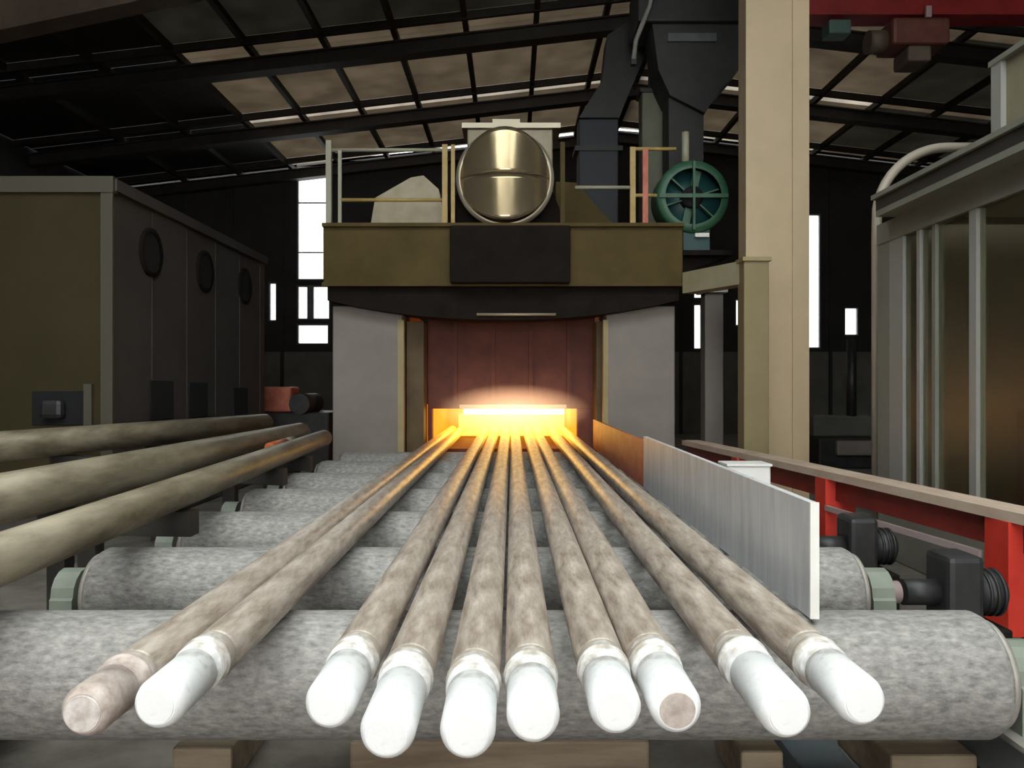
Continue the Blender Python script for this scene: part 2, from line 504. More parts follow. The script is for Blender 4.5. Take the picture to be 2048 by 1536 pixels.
# lintel with arched lower edge, coloured dark for the shade under the beam
pts = [(fx(662), fz(574)), (fx(1352), fz(574))]
for k in range(13):
    t = k / 12
    x = fx(1352) + (fx(662) - fx(1352)) * t
    pts.append((x, fz(604) + (fz(642) - fz(604)) * (1 - abs(2 * t - 1) ** 2.2)))
MB().prism(pts, 'y', YF - 0.20, YF + 0.25).build('arched_lintel', M['soot_shade'], F)
MB().cyl((fx(955), YF - 0.22, fz(632)), (fx(1110), YF - 0.22, fz(632)), 0.018, n=10).build('lip_pipe', M['tan_metal'], F)
# recess and lifting door
MB().box(fx(808), fx(812) + 0.20, YF + 0.25, YF + 0.70, 0.0, fz(640)).build('reveal', M['reveal'], F)
MB().box(fx(1206) - 0.06, fx(1212), YF + 0.25, YF + 0.70, 0.0, fz(640)).build('reveal', M['reveal'], F)
YD = 11.0
dx0, dx1 = -1.16, 1.14
FD = MB().box(dx0, dx1, YD, YD + 0.2, 1.21, 2.75, 0.01).build('door', M['door'], F)
for x in (-0.78, -0.26, 0.26, 0.78):
    MB().box(x - 0.03, x + 0.03, YD - 0.05, YD, 1.30, 2.6).build('door_rib', M['door'], FD)
MB().box(-0.72, 0.75, YD - 0.09, YD, 1.21, 1.27, 0.01).build('door_lip', M['tan_metal'], FD)
MB().box(dx0, -1.10, YD, YD + 0.2, 0.62, 1.21).build('mouth_jamb', M['door'], F)
MB().box(0.90, dx1, YD, YD + 0.2, 0.62, 1.21).build('mouth_jamb', M['door'], F)
# hot tunnel behind the mouth
MB().box(-1.16, 1.14, YD + 0.2, YD + 2.6, 1.24, 1.40).build('tunnel_crown', M['hot_wall'], F)
MB().box(-1.30, -1.10, YD + 0.2, YD + 2.6, 0.62, 1.24).build('tunnel_side', M['hot_wall'], F)
MB().box(0.92, 1.12, YD + 0.2, YD + 2.6, 0.62, 1.24).build('tunnel_side', M['hot_wall'], F)
MB().box(-1.10, 0.92, YD + 2.6, YD + 2.75, 0.62, 1.24).build('tunnel_back', M['hot_wall'], F)
MB().box(-1.10, 0.92, YD, YD + 2.6, 0.52, 0.66).build('hearth', M['door'], F)
MB().box(-0.88, 0.86, YD + 2.2, YD + 2.35, 0.70, 1.05).build('glowing_core', M['hot_yellow'], F)
MB().box(-0.80, 0.86, YD + 2.2, YD + 2.35, 1.05, 1.235).build('white_hot_band', M['hot_core'], F)
MB().box(-1.36, 1.20, YF, YD + 2.6, 0.0, 0.50).build('base', M['soot_shade'], F)

# pale orange emissive volume in front of the mouth
def haze_mat():
    m = bpy.data.materials.new('haze_volume')
    m.use_nodes = True
    nt = m.node_tree
    nt.nodes.remove(nt.nodes['Principled BSDF'])
    out = nt.nodes['Material Output']
    tc = nt.nodes.new('ShaderNodeTexCoord')
    mp = nt.nodes.new('ShaderNodeMapping')
    mp.inputs['Location'].default_value = (-1, -1, -1)
    mp.inputs['Scale'].default_value = (2, 2, 2)
    nt.links.new(tc.outputs['Generated'], mp.inputs['Vector'])
    gr = nt.nodes.new('ShaderNodeTexGradient')
    gr.gradient_type = 'SPHERICAL'
    nt.links.new(mp.outputs[0], gr.inputs['Vector'])
    ml = nt.nodes.new('ShaderNodeMath')
    ml.operation = 'MULTIPLY'
    ml.inputs[1].default_value = 0.75
    nt.links.new(gr.outputs['Fac'], ml.inputs[0])
    e = nt.nodes.new('ShaderNodeEmission')
    e.inputs['Color'].default_value = (1.0, 0.56, 0.30, 1)
    nt.links.new(ml.outputs[0], e.inputs['Strength'])
    nt.links.new(e.outputs[0], out.inputs['Volume'])
    return m
fl = MB()
bmesh.ops.create_uvsphere(fl.bm, u_segments=20, v_segments=12, radius=1.0)
for v in fl.bm.verts:
    v.co = Vector((0.02 + v.co.x * 1.05, YD - 0.36 + v.co.y * 0.34, 1.20 + v.co.z * 0.36))
tag(fl.build('haze', haze_mat(), origin=(0.02, YD - 0.36, 0.9)), 'soft pale orange glow above the furnace mouth', 'haze')

# drum on top of the furnace
DX, DZ, DR = fx(1010), fz(358), 0.61
D = thing('exhaust_drum', 'round brass-coloured drum end with a bright vertical streak on top of the furnace', 'drum', (DX, YF, fz(456)))
MB().lathe((DX, YF + 0.04, DZ), (DX, YF + 1.9, DZ), [(0, DR - 0.02), (0.01, DR), (1, DR)], 48).build('shell', M['brass'], D)
rim = MB()
rim.lathe((DX, YF - 0.05, DZ), (DX, YF + 0.05, DZ), [(0, DR - 0.035), (0, DR + 0.02), (1, DR + 0.02), (1, DR - 0.035), (0, DR - 0.035)], 56, caps=False)
rim.build('rim', M['brass_rim'], D)
def cap_half(sign):
    b = MB()
    R = DR - 0.03
    nx, nz = 24, 10
    grid = []
    for i in range(nx + 1):
        x = R * math.sin((i / nx - 0.5) * PI) * 0.9995
        zmax = math.sqrt(max(R * R - x * x, 1e-6))
        row = []
        for j in range(nz + 1):
            z = zmax * j / nz
            y = -0.30 * (1 - (x / R) ** 2)
            row.append(b.bm.verts.new((DX + x, YF + 0.0 + y, DZ + sign * (z + 0.004))))
        grid.append(row)
    for i in range(nx):
        for j in range(nz):
            f = b.bm.faces.new((grid[i][j], grid[i + 1][j], grid[i + 1][j + 1], grid[i][j + 1]))
            f.smooth = True
    return b
bu = cap_half(1).build('end_plate', M['brass'], D)
bl = cap_half(-1).build('end_plate', M['brass'], D)
for o in (bu, bl):
    sm = o.modifiers.new('thick', 'SOLIDIFY')
    sm.thickness = 0.006
MB().box(DX - 0.55, DX + 0.55, YF + 0.005, YF + 0.02, DZ - 0.012, DZ + 0.012).build('seam', M['brass_rim'], D)
for s_ in (-1, 1):
    MB().prism([(DX + s_ * 0.25, fz(456)), (DX + s_ * 0.85, fz(456)), (DX + s_ * 0.62, DZ - 0.1)], 'y', YF + 0.25, YF + 0.40).build('saddle', M['soot_shade'], D)

# tan flue box behind and above the drum
T = thing('flue_box', 'tan sheet-metal flue box rising just behind the brass drum', 'duct', (fx(1020, 12.4), 12.4, fz(456)))
MB().box(fx(935, 12.4), fx(1105, 12.4), 12.3, 12.9, fz(456), fz(262, 12.4), 0.02).build('body', M['tan_metal'], T)
MB().box(fx(925, 12.4), fx(1120, 12.4), 12.24, 12.96, fz(262, 12.4), fz(252, 12.4)).build('flange', M['brass_rim'], T)
MB().box(fx(985, 12.4), fx(1040, 12.4), 12.4, 12.8, fz(252, 12.4), fz(238, 12.4)).build('collar', M['brass_rim'], T)
# sloping hoods to either side of the drum
for a, b, c, lab in ((760, 850, 890, 'left of'), (1250, 1165, 1120, 'right of')):
    H = thing('sloping_hood', 'tan sloping sheet hood on the furnace top %s the brass drum' % lab, 'hood', (fx(b, 11.6), 11.6, fz(456)))
    if lab == 'left of':
        P = [(fx(740, 11.6), fz(456)), (fx(900, 11.6), fz(456)), (fx(880, 11.6), fz(385, 11.6)), (fx(850, 11.6), fz(358, 11.6)), (fx(825, 11.6), fz(362, 11.6)), (fx(755, 11.6), fz(402, 11.6))]
    else:
        P = [(fx(1262, 11.6), fz(456)), (fx(1110, 11.6), fz(456)), (fx(1110, 11.6), fz(370, 11.6)), (fx(1150, 11.6), fz(372, 11.6)), (fx(1200, 11.6), fz(430, 11.6))]
    MB().prism(P, 'y', 11.4, 12.2).build('shell', M['tan_metal'] if lab == 'left of' else M['olive'], H)
    MB().box(P[0][0] if lab == 'left of' else P[1][0], P[1][0] if lab == 'left of' else P[0][0], 11.34, 12.25, fz(456), fz(456) + 0.06).build('foot_flange', M['soot_shade'], H)

# guard rails
ZT = fz(456)
def rail_run(label, posts, rails, m, y=YF):
    R = thing('guard_rail', label, 'railing', ((posts[0][0] + posts[-1][0]) / 2, y, ZT))
    for (x, z, mm, wd) in posts:
        pst = MB().box(x - wd, x + wd, y - wd, y + wd, ZT, z).build('post', mm, R)
        MB().box(x - wd * 2.0, x + wd * 2.0, y - wd * 2.0, y + wd * 2.0, ZT, ZT + 0.02).build('foot_plate', mm, pst)
    for (x0, x1, z, mm) in rails:
        MB().cyl((x0, y, z), (x1, y, z), 0.024, n=10).build('rail', mm, R)
rail_run('yellow guard rail on the furnace top left of the brass drum',
         [(fx(658), fz(282), M['pale_rail'], 0.035), (fx(680), fz(300), M['pale_rail'], 0.022), (fx(890), fz(290), M['yellow'], 0.035), (fx(906), fz(290), M['yellow'], 0.025)],
         [(fx(658), fx(893), fz(300), M['pale_rail']), (fx(680), fx(893), fz(400), M['yellow'])], M['yellow'])
rail_run('yellow guard rail on the furnace top beside the green blower',
         [(fx(1125), fz(285), M['olive'], 0.03), (fx(1265), fz(295), M['yellow'], 0.035), (fx(1290), fz(300), M['red_brown_glow'], 0.035)],
         [(fx(1150), fx(1265), fz(375), M['pale_rail']), (fx(1265), fx(1352), fz(298), M['yellow']), (fx(1265), fx(1314), fz(391), M['yellow'])], M['yellow'])

# green blower
BY = 10.25
bx_, bz_ = fx(1387, BY), fz(392, BY)
B = thing('blower', 'round green blower with crossed guard bars right of the brass drum', 'blower', (bx_, BY, fz(490, BY)))
MB().lathe((bx_, BY, bz_), (bx_, BY + 0.5, bz_), [(0, 0.36), (0, 0.45), (0.1, 0.47), (0.9, 0.47), (1, 0.43), (1, 0.05)], 36, caps=False).build('housing', M['green'], B)
MB().lathe((bx_, BY + 0.2, bz_), (bx_, BY + 0.24, bz_), [(0, 0.005), (0, 0.40), (1, 0.40), (1, 0.005)], 32).build('back_plate', M['teal'], B)
MB().lathe((bx_ , BY + 0.02, bz_), (bx_, BY + 0.22, bz_), [(0, 0.08), (0.1, 0.14), (1, 0.14)], 20).build('hub', M['hole'], B)
BH = [c_ for c_ in B.children if c_.name.startswith('hub')][0]
for k in range(6):
    a = k * PI / 3 + 0.3
    MB().beam((bx_ + 0.12 * math.cos(a), BY + 0.12, bz_ + 0.12 * math.sin(a)), (bx_ + 0.36 * math.cos(a), BY + 0.12, bz_ + 0.36 * math.sin(a)), 0.10, 0.02).build('vane', M['green'], BH)
MB().beam((bx_ - 0.44, BY - 0.02, bz_ + 0.0), (bx_ + 0.44, BY - 0.02, bz_ + 0.0), 0.03, 0.05).build('guard_bar', M['green'], B)
MB().beam((bx_, BY - 0.02, bz_ - 0.44), (bx_, BY - 0.02, bz_ + 0.44), 0.03, 0.05).build('guard_bar', M['green'], B)
MB().box(bx_ - 0.12, bx_ + 0.22, BY + 0.05, BY + 0.4, fz(500, BY), bz_ - 0.42).build('foot', M['teal'], B)
MB().box(bx_ + 0.02, bx_ + 0.20, BY - 0.01, BY + 0.03, fz(474, BY), fz(466, BY)).build('name_plate', M['white'], B)
MB().cyl((bx_ - 0.06, BY + 0.2, bz_ + 0.44), (bx_ - 0.06, BY + 0.2, fz(255, BY)), 0.05, n=12).build('outlet_pipe', M['pale_rail'], B)
Bb = thing('blower_bracket', 'dark steel bracket carrying the green blower at the furnace corner', 'bracket', (bx_, BY + 0.2, fz(505, BY)))
MB().box(2.18, bx_ + 0.5, BY + 0.0, BY + 0.5, fz(510, BY), fz(500, BY)).build('shelf', M['soot_shade'], Bb)
MB().prism([(2.18, fz(510, BY)), (bx_ + 0.45, fz(510, BY)), (2.18, fz(545, BY))], 'y', BY + 0.2, BY + 0.26).build('gusset', M['soot_shade'], Bb)

# dark extraction ducts above
E = thing('extraction_duct', 'black extraction duct with flared hood hanging beside the beige column', 'duct', (fx(1370, 12), 12, ZT))
MB().box(fx(1335, 12), fx(1404, 12), 11.9, 12.4, ZT - 0.0, fz(200, 12)).build('riser', M['duct'], E)
P = [(fx(1335, 12), fz(200, 12)), (fx(1404, 12), fz(235, 12)), (fx(1425, 12), fz(200, 12)), (fx(1470, 12), fz(150, 12)), (fx(1482, 12), fz(60, 12)), (fx(1300, 12), fz(60, 12)), (fx(1312, 12), fz(150, 12))]
MB().prism(P, 'y', 11.8, 12.5).build('flared_hood', M['duct'], E)
MB().box(fx(1270, 12), fx(1484, 12), 11.7, 12.6, fz(60, 12), fz(-30, 12), 0.03).build('header', M['duct'], E)
MB().box(fx(1330, 12), fx(1425, 12), 11.76, 11.8, fz(96, 12), fz(80, 12)).build('seam_band', M['frame_grey'], E)
G = thing('dust_duct', 'blue-black vertical duct between the brass drum and the black extraction duct', 'duct', (fx(1195, 13), 13, ZT))
MB().box(fx(1158, 13), fx(1238, 13), 13.05, 13.5, ZT - 0.9, fz(235, 13), 0.02).build('riser', M['duct_blue'], G)
P = [(fx(1158, 13), fz(235, 13)), (fx(1238, 13), fz(235, 13)), (fx(1290, 13), fz(110, 13)), (fx(1290, 13), fz(20, 13)), (fx(1215, 13), fz(70, 13)), (fx(1205, 13), fz(160, 13))]
MB().prism(P, 'y', 13.0, 13.5).build('bend', M['duct'], G)
MB().box(fx(1150, 13), fx(1246, 13), 13.02, 13.55, fz(300, 13), fz(290, 13)).build('flange', M['duct'], G)
K = thing('conduit', 'thin grey conduit slanting upward in front of the black ducts', 'pipe', (fx(1268, 11.6), 11.6, fz(125, 11.6)))
MB().tube([(fx(1266, 11.6), 11.6, fz(128, 11.6)), (fx(1272, 11.6), 11.6, fz(80, 11.6)), (fx(1300, 11.6), 11.6, fz(10, 11.6)), (fx(1306, 11.6), 11.6, fz(-40, 11.6))], 0.035, 10).build('pipe', M['frame_edge'], K)
MB().box(fx(1262, 11.6), fx(1272, 11.6), 11.56, 11.66, fz(130, 11.6), fz(120, 11.6)).build('clip', M['duct'], K)
V = thing('filter_housing', 'grey-green sheet housing left of the black riser above the furnace', 'housing', (fx(1310, 12.6), 12.6, ZT))
MB().box(fx(1282, 12.6), fx(1338, 12.6), 12.5, 12.85, ZT, fz(185, 12.6), 0.02).build('body', M['green_grey'], V)
MB().box(fx(1300, 12.6), fx(1338, 12.6), 12.55, 12.8, fz(185, 12.6), fz(130, 12.6), 0.02).build('neck', M['green_grey'], V)
MB().box(fx(1278, 12.6), fx(1340, 12.6), 12.46, 12.9, fz(190, 12.6), fz(182, 12.6)).build('flange', M['duct'], V)

# ------------------------------------------------------------------ beige building column and its neighbours
cY = 9.2
Cc = thing('building_column', 'tall beige steel column between the furnace and the glazed cabin', 'column', (fx(1555, cY), cY, 0))
x0, x1 = fx(1496, cY), fx(1612, cY)
MB().box(x0, x1, cY, cY + 0.40, 0, 8.6, 0.012).build('shaft', M['beige'], Cc)
MB().box(x0 - 0.03, x0 + 0.16, cY - 0.02, cY, 0, 8.6).build('edge_plate', M['beige'], Cc)
MB().box(x1 - 0.16, x1 + 0.03, cY - 0.02, cY, 0, 8.6).build('edge_plate', M['beige'], Cc)
MB().box(x0 - 0.15, x1 + 0.15, cY - 0.15, cY + 0.55, 0, 0.04).build('base_plate', M['steel_dark'], Cc)

O = thing('portal_frame', 'olive portal post with a cross beam reaching to the furnace', 'frame', (fx(1512, 8.9), 8.9, 0))
MB().box(fx(1488, 8.85), fx(1538, 8.85), 8.85, 9.10, 0, fz(520, 8.85), 0.01).build('post', mat('olive_post', (0.22, 0.175, 0.08), 0.55, col2=(0.27, 0.21, 0.11), scale=2), O)
MB().beam((2.22, 10.0, fz(542, 8.9)), (fx(1512, 8.9), 8.98, fz(542, 8.9)), 0.22, 0.26).build('cross_beam', mat('khaki_beam', (0.30, 0.27, 0.17), 0.55, col2=(0.36, 0.33, 0.22), scale=2), O)
MB().box(fx(1484, 8.85), fx(1542, 8.85), 8.82, 9.12, fz(522, 8.85), fz(514, 8.85)).build('cap_plate', M['furn_edge'], O)
MB().box(fx(1480, 8.85), fx(1546, 8.85), 8.80, 9.14, 0, 0.03).build('base_plate', M['steel_dark'], O)

N = thing('grey_post', 'slim pale grey post standing between the furnace and the olive portal', 'post', (fx(1428, 10.6), 10.6, 0))
MB().box(fx(1410, 10.6), fx(1447, 10.6), 10.6, 10.85, 0, fz(585, 10.6), 0.01).build('shaft', M['furn_panel'], N)
MB().box(fx(1402, 10.6), fx(1454, 10.6), 10.55, 10.9, fz(585, 10.6), fz(578, 10.6)).build('cap', M['white'], N)
MB().box(fx(1402, 10.6), fx(1454, 10.6), 10.55, 10.9, 0, 0.03).build('base_plate', M['steel_dark'], N)

# ------------------------------------------------------------------ roller table
RZ, RR = 0.511, 0.219
roll_y = [2.873 + 1.127 * k for k in range(7)]
ord_ = ['nearest grey steel roller, under the white bar ends', 'second grey roller behind the nearest one', 'third grey roller from the front', 'fourth grey roller from the front',
        'fifth grey roller from the front, half hidden by bars', 'sixth grey roller, second nearest to the furnace', 'grey roller nearest to the furnace mouth']
base = thing('table_roller', ord_[0], 'roller', (0, roll_y[0], 0), 'rollers of the conveyor table')
y = roll_y[0]
L0, L1 = -2.05, 1.69
MB().lathe((L0, y, RZ), (L1, y, RZ), [(0, RR - 0.03), (0.003, RR - 0.012), (0.009, RR), (0.991, RR), (0.997, RR - 0.012), (1, RR - 0.03)], 56).build('barrel', M['roller'], base)
for a, b in ((L0 - 0.02, L0 + 0.001), (L1 - 0.001, L1 + 0.02)):
    MB().lathe((a, y, RZ), (b, y, RZ), [(0, RR - 0.05), (0, RR - 0.03), (1, RR - 0.03), (1, RR - 0.05)], 40).build('end_disc', M['roller_end'], base)
for a, b in ((L0 - 0.20, L0 - 0.02), (L1 + 0.02, L1 + 0.24)):
    MB().cyl((a, y, RZ), (b, y, RZ), 0.055, n=20).build('journal', M['coupling'], base)
for a, b in ((L0 - 0.19, L0 - 0.08), (L1 + 0.06, L1 + 0.17)):
    bb = MB()
    pts = [(y - 0.13, 0.34), (y + 0.13, 0.34), (y + 0.13, 0.50)]
    for k in range(9):
        an = k * PI / 8
        pts.append((y + 0.12 * math.cos(an), RZ + 0.12 * math.sin(an)))
    pts.append((y - 0.13, 0.50))
    bb.prism(pts, 'x', a, b)
    bb.build('bearing_block', M['green_pale'], base)
for k in range(1, 7):
    copy_tree(base, (0, roll_y[k], 0), ord_[k])

for xa, xb, lab in ((L0 - 0.24, L0 - 0.05, 'blue-grey side beam of the roller table below the long bars at left'), (L1 + 0.03, L1 + 0.20, 'blue-grey side beam of the roller table on the guide plate side')):
    SB = thing('side_beam', lab, 'beam', ((xa + xb) / 2, 6, 0))
    MB().box(xa, xb, 2.4, 10.1, 0.14, 0.32).build('web', M['frame_grey'], SB)
    MB().box(xa - 0.02, xb + 0.02, 2.4, 10.1, 0.32, 0.34).build('top_flange', M['frame_edge'], SB)
    for yy in (2.6, 4.4, 6.2, 8.0, 9.8):
        MB().box(xa, xb, yy - 0.08, yy + 0.08, 0, 0.14).build('foot', M['frame_grey'], SB)

# gearmotors driving the rollers on the right
glab = ['black gearmotor driving the second roller, nearest to the camera', 'black gearmotor on the third roller, behind the red leg', 'black gearmotor on the fourth roller, farthest from the camera']
GM = thing('gearmotor', glab[0], 'motor', (2.25, roll_y[1], 0), 'roller gearmotors')
y = roll_y[1]
MB().box(2.12, 2.30, y - 0.12, y + 0.12, 0.36, 0.71, 0.03).build('gearbox', M['motor'], GM)
MB().lathe((2.30, y, RZ), (2.44, y, RZ), [(0, 0.06), (0.02, 0.105), (0.85, 0.105), (1, 0.08)], 24).build('motor_body', M['motor'], GM)
GB = [c_ for c_ in GM.children if c_.name.startswith('motor_body')][0]
for k in range(3):
    xx = 2.33 + k * 0.035
    MB().lathe((xx, y, RZ), (xx + 0.012, y, RZ), [(0, 0.10), (0, 0.118), (1, 0.118), (1, 0.10)], 24, caps=False).build('cooling_fin', M['motor'], GB)
MB().cyl((1.95, y, RZ), (2.12, y, RZ), 0.065, n=20).build('coupling', M['motor'], GM)
MB().box(2.10, 2.42, y - 0.14, y + 0.14, 0, 0.36, 0.01).build('pedestal', M['soot_shade'], GM)
for k in (2,):
    copy_tree(GM, (2.25, roll_y[k], 0), glab[k - 1])

# ------------------------------------------------------------------ steel bars on the rollers
def dep(yp):
    return 0.75 * FPX / (yp - 768)
tips = [(165, 1425), (312, 1410), (657, 1410), (772, 1467), (934, 1467), (1067, 1437), (1233, 1420), (1355, 1418), (1576, 1428), (1727, 1404)]
blab = ['steel bar farthest left, with a dusty brown end', 'steel bar second from left, with a long white end above a black shadow',
        'white-ended steel bar just right of the wide gap', 'white-ended steel bar, left of the two reaching nearest the camera',
        'white-ended steel bar, right of the two reaching nearest the camera', 'white-ended steel bar sixth from left, near the middle',
        'white-ended steel bar directly left of the one with a brown end face', 'steel bar with a white end and a bare brown end face',
        'white-ended steel bar second from right', 'white-ended steel bar farthest right, next to the guide plate']
BZ = 0.797
def fading_white(wv):
    # white that breaks up irregularly into brown towards its inner end
    m = M['white_end'].copy()
    m.name = 'white_bar_end_broken'
    nt = m.node_tree
    p = nt.nodes['Principled BSDF']
    src = p.inputs['Base Color'].links[0].from_socket
    tc = nt.nodes.new('ShaderNodeTexCoord')
    sx = nt.nodes.new('ShaderNodeSeparateXYZ')
    nt.links.new(tc.outputs['Object'], sx.inputs[0])
    nz = nt.nodes.new('ShaderNodeTexNoise')
    nz.inputs['Scale'].default_value = 26
    nz.inputs['Detail'].default_value = 4
    nt.links.new(tc.outputs['Object'], nz.inputs['Vector'])
    ad = nt.nodes.new('ShaderNodeMath')
    ad.operation = 'MULTIPLY_ADD'
    ad.inputs[1].default_value = 0.34
    nt.links.new(nz.outputs['Fac'], ad.inputs[0])
    nt.links.new(sx.outputs['Y'], ad.inputs[2])
    mr = nt.nodes.new('ShaderNodeMapRange')
    mr.inputs['From Min'].default_value = wv + 0.0
    mr.inputs['From Max'].default_value = wv + 0.14
    nt.links.new(ad.outputs[0], mr.inputs['Value'])
    mx = nt.nodes.new('ShaderNodeMix')
    mx.data_type = 'RGBA'
    mx.inputs['B'].default_value = (0.40, 0.345, 0.29, 1)
    ca = [i_ for i_ in mx.inputs if i_.name == 'A' and i_.type == 'RGBA'][0]
    cb = [i_ for i_ in mx.inputs if i_.name == 'B' and i_.type == 'RGBA'][0]
    cb.default_value = (0.40, 0.345, 0.29, 1)
    nt.links.new(mr.outputs[0], mx.inputs['Factor'])
    nt.links.new(src, ca)
    nt.links.new([o_ for o_ in mx.outputs if o_.type == 'RGBA'][0], p.inputs['Base Color'])
    return m
for i, (tx, ty) in enumerate(tips):
    d = dep(ty)
    x = (tx - 1024) / FPX * d
    r = 0.067
    bt = thing('steel_bar', blab[i], 'steel bar', (x, d, 0.73), 'round steel bars feeding into the furnace')
    wl_ = [0.24, 0.36, 0.36, 0.40, 0.36, 0.32, 0.32, 0.36, 0.42, 0.34][i]
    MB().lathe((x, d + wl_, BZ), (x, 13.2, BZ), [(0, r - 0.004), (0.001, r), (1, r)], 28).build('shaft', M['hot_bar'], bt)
    en = fading_white(wl_) if i else M['bar_face']
    nl = wl_ * 0.62
    b = MB()
    b.lathe((x, d, BZ), (x, d + wl_, BZ), [(0.0, r - 0.022), (0.015 / wl_, r - 0.010), (0.03 / wl_, r - 0.006), (nl / wl_, r - 0.006), (nl / wl_ + 0.002, r - 0.011), (nl / wl_ + 0.05, r - 0.011), (nl / wl_ + 0.052, r - 0.001), (0.98, r), (1.0, r - 0.003)], 32)
    b.build('white_tip', en, bt)
    MB().lathe((x, d - 0.003, BZ), (x, d + 0.004, BZ), [(0, r - 0.026), (1, r - 0.024)], 28).build('end_face', M['bar_face'] if i == 7 else (M['dusty_face'] if i == 0 else M['white_end']), bt)
    # narrow ring collar
    MB().lathe((x, d + wl_ * 0.80, BZ), (x, d + wl_ * 0.86, BZ), [(0, r - 0.001), (0.1, r + 0.0035), (0.9, r + 0.0035), (1, r - 0.001)], 28, caps=False).build('ring', en, bt)

# ------------------------------------------------------------------ guide plate on the right
gx = 1.035
GP = thing('guide_plate', 'pale grey upright guide plate with bright cut edge right of the bars', 'guide plate', (gx, 4.5, 0.735))
MB().box(gx, gx + 0.028, 2.78, 6.3, 0.735, 1.138).build('plate', M['guide'], GP)
MB().box(gx - 0.001, gx + 0.030, 2.772, 2.782, 0.735, 1.139).build('cut_edge', M['cut_edge'], GP)
for yy in (3.4, 4.6, 5.8):
    MB().prism([(gx + 0.028, 0.74), (gx + 0.20, 0.74), (gx + 0.028, 1.02)], 'y', yy, yy + 0.02).build('gusset', M['guide'], GP)
GR = thing('guide_plate', 'guide plate at the far end, coloured red for the glow of the furnace mouth', 'guide plate', (gx, 8.2, 0.735))
MB().box(gx, gx + 0.03, 6.31, 10.2, 0.735, 1.10).build('plate', M['red_brown_glow'], GR)  # red colour stands in for mouth glow reflected in the plate
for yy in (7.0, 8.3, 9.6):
    MB().prism([(gx + 0.03, 0.74), (gx + 0.20, 0.74), (gx + 0.03, 1.02)], 'y', yy, yy + 0.02).build('gusset', M['red_brown_glow'], GR)

WB = thing('terminal_box', 'small white box on a stalk between guide plate and red-edged rail', 'box', (1.82, 6.2, 0))
MB().box(1.66, 1.99, 6.15, 6.40, 0.775, 0.915, 0.01).build('case', M['white'], WB)
MB().box(1.65, 2.00, 6.14, 6.41, 0.915, 0.935, 0.004).build('lid', M['white'], WB)
MB().cyl((1.99, 6.30, 0.0), (1.99, 6.30, 0.78), 0.03, n=12).build('stalk', M['soot_shade'], WB)

# ------------------------------------------------------------------ red frame with dusty rail on the right
def rl(yv):
    return 2.84 - (yv - 4.44) * 0.11
RF = thing('rail_frame', 'red steel frame with dusty pink-beige rail along the right side', 'frame', (rl(7), 7, 0))
MB().beam((rl(3.4), 3.4, 0.82), (rl(10.0), 10.0, 0.82), 0.22, 0.06).build('rail_top', M['dust_red'], RF)
MB().beam((rl(3.4) + 0.02, 3.4, 0.705), (rl(10.0) + 0.02, 10.0, 0.705), 0.12, 0.17).build('beam', M['shaded_red'], RF)
for yv in (4.5, 6.5, 8.3):
    b = MB()
    xx = rl(yv)
    b.box(xx - 0.11, xx + 0.13, yv - 0.11, yv - 0.08, 0.16, 0.79)
    b.box(xx - 0.11, xx - 0.08, yv - 0.08, yv + 0.11, 0.0, 0.79)
    b.box(xx + 0.10, xx + 0.13, yv - 0.08, yv + 0.11, 0.0, 0.62)
    lg = b.build('leg', M['red'], RF)
    MB().box(xx - 0.15, xx + 0.17, yv - 0.15, yv + 0.15, 0, 0.015).build('foot_plate', M['soot_shade'], lg)
MB().beam((rl(4.5) - 0.10, 4.66, 0.56), (rl(6.5) - 0.10, 6.4, 0.56), 0.03, 0.04).build('tie_rod', M['coupling'], RF)

# ------------------------------------------------------------------ glazed cabin on the right
cx0 = 3.35
CB = thing('control_cabin', 'grey glazed control cabin with dark fascia at the right edge', 'cabin', (4.4, 6.0, 0))
ya, yb, zc = 4.4, 7.33, 2.82
MB().box(cx0, 5.5, ya, yb, 0, 0.45, 0.01).build('plinth', M['cabin'], CB)
for yv, wd, mm in ((6.98, 0.24, 'cabin_light'), (6.60, 0.05, 'cabin_light'), (6.36, 0.05, 'cabin'), (5.82, 0.09, 'cabin_light'), (5.0, 0.06, 'cabin_light'), (4.5, 0.12, 'cabin_light')):
    MB().box(cx0, cx0 + 0.07, yv - wd / 2, yv + wd / 2, 0.45, zc).build('post', M[mm], CB)
MB().box(cx0 + 0.0, cx0 + 0.10, 7.10, yb, 0.45, zc).build('corner_panel', M['cabin'], CB)
MB().box(cx0 - 0.01, cx0 + 0.09, ya, yb, zc, 3.0).build('lintel', M['cabin'], CB)
edges = [6.86, 6.625, 6.575, 6.385, 6.335, 5.865, 5.775, 5.03, 4.97, 4.56]
for k in range(0, len(edges), 2):
    MB().box(cx0 + 0.03, cx0 + 0.04, edges[k + 1], edges[k], 0.45, zc).build('glass_pane', M['cabin_glass'], CB)
MB().box(cx0 + 0.09, 5.5, yb - 0.06, yb, 0.45, 3.0).build('end_wall', M['cabin_in'], CB)
MB().box(5.42, 5.5, ya, yb - 0.06, 0.45, 3.0).build('back_wall', M['cabin_in'], CB)
MB().box(cx0 + 0.09, 5.42, ya, ya + 0.06, 0.45, 0.9).build('end_wall', M['cabin'], CB)
MB().box(cx0 + 0.09, 5.42, ya, ya + 0.06, zc, 3.0).build('lintel', M['cabin'], CB)
for xv in (cx0 + 0.10, 4.4, 5.36):
    MB().box(xv - 0.03, xv + 0.03, ya, ya + 0.06, 0.9, zc).build('post', M['cabin_light'], CB)
MB().box(cx0 + 0.13, 4.37, ya + 0.02, ya + 0.03, 0.9, zc).build('glass_pane', M['cabin_glass'], CB)
MB().box(4.43, 5.33, ya + 0.02, ya + 0.03, 0.9, zc).build('glass_pane', M['cabin_glass'], CB)
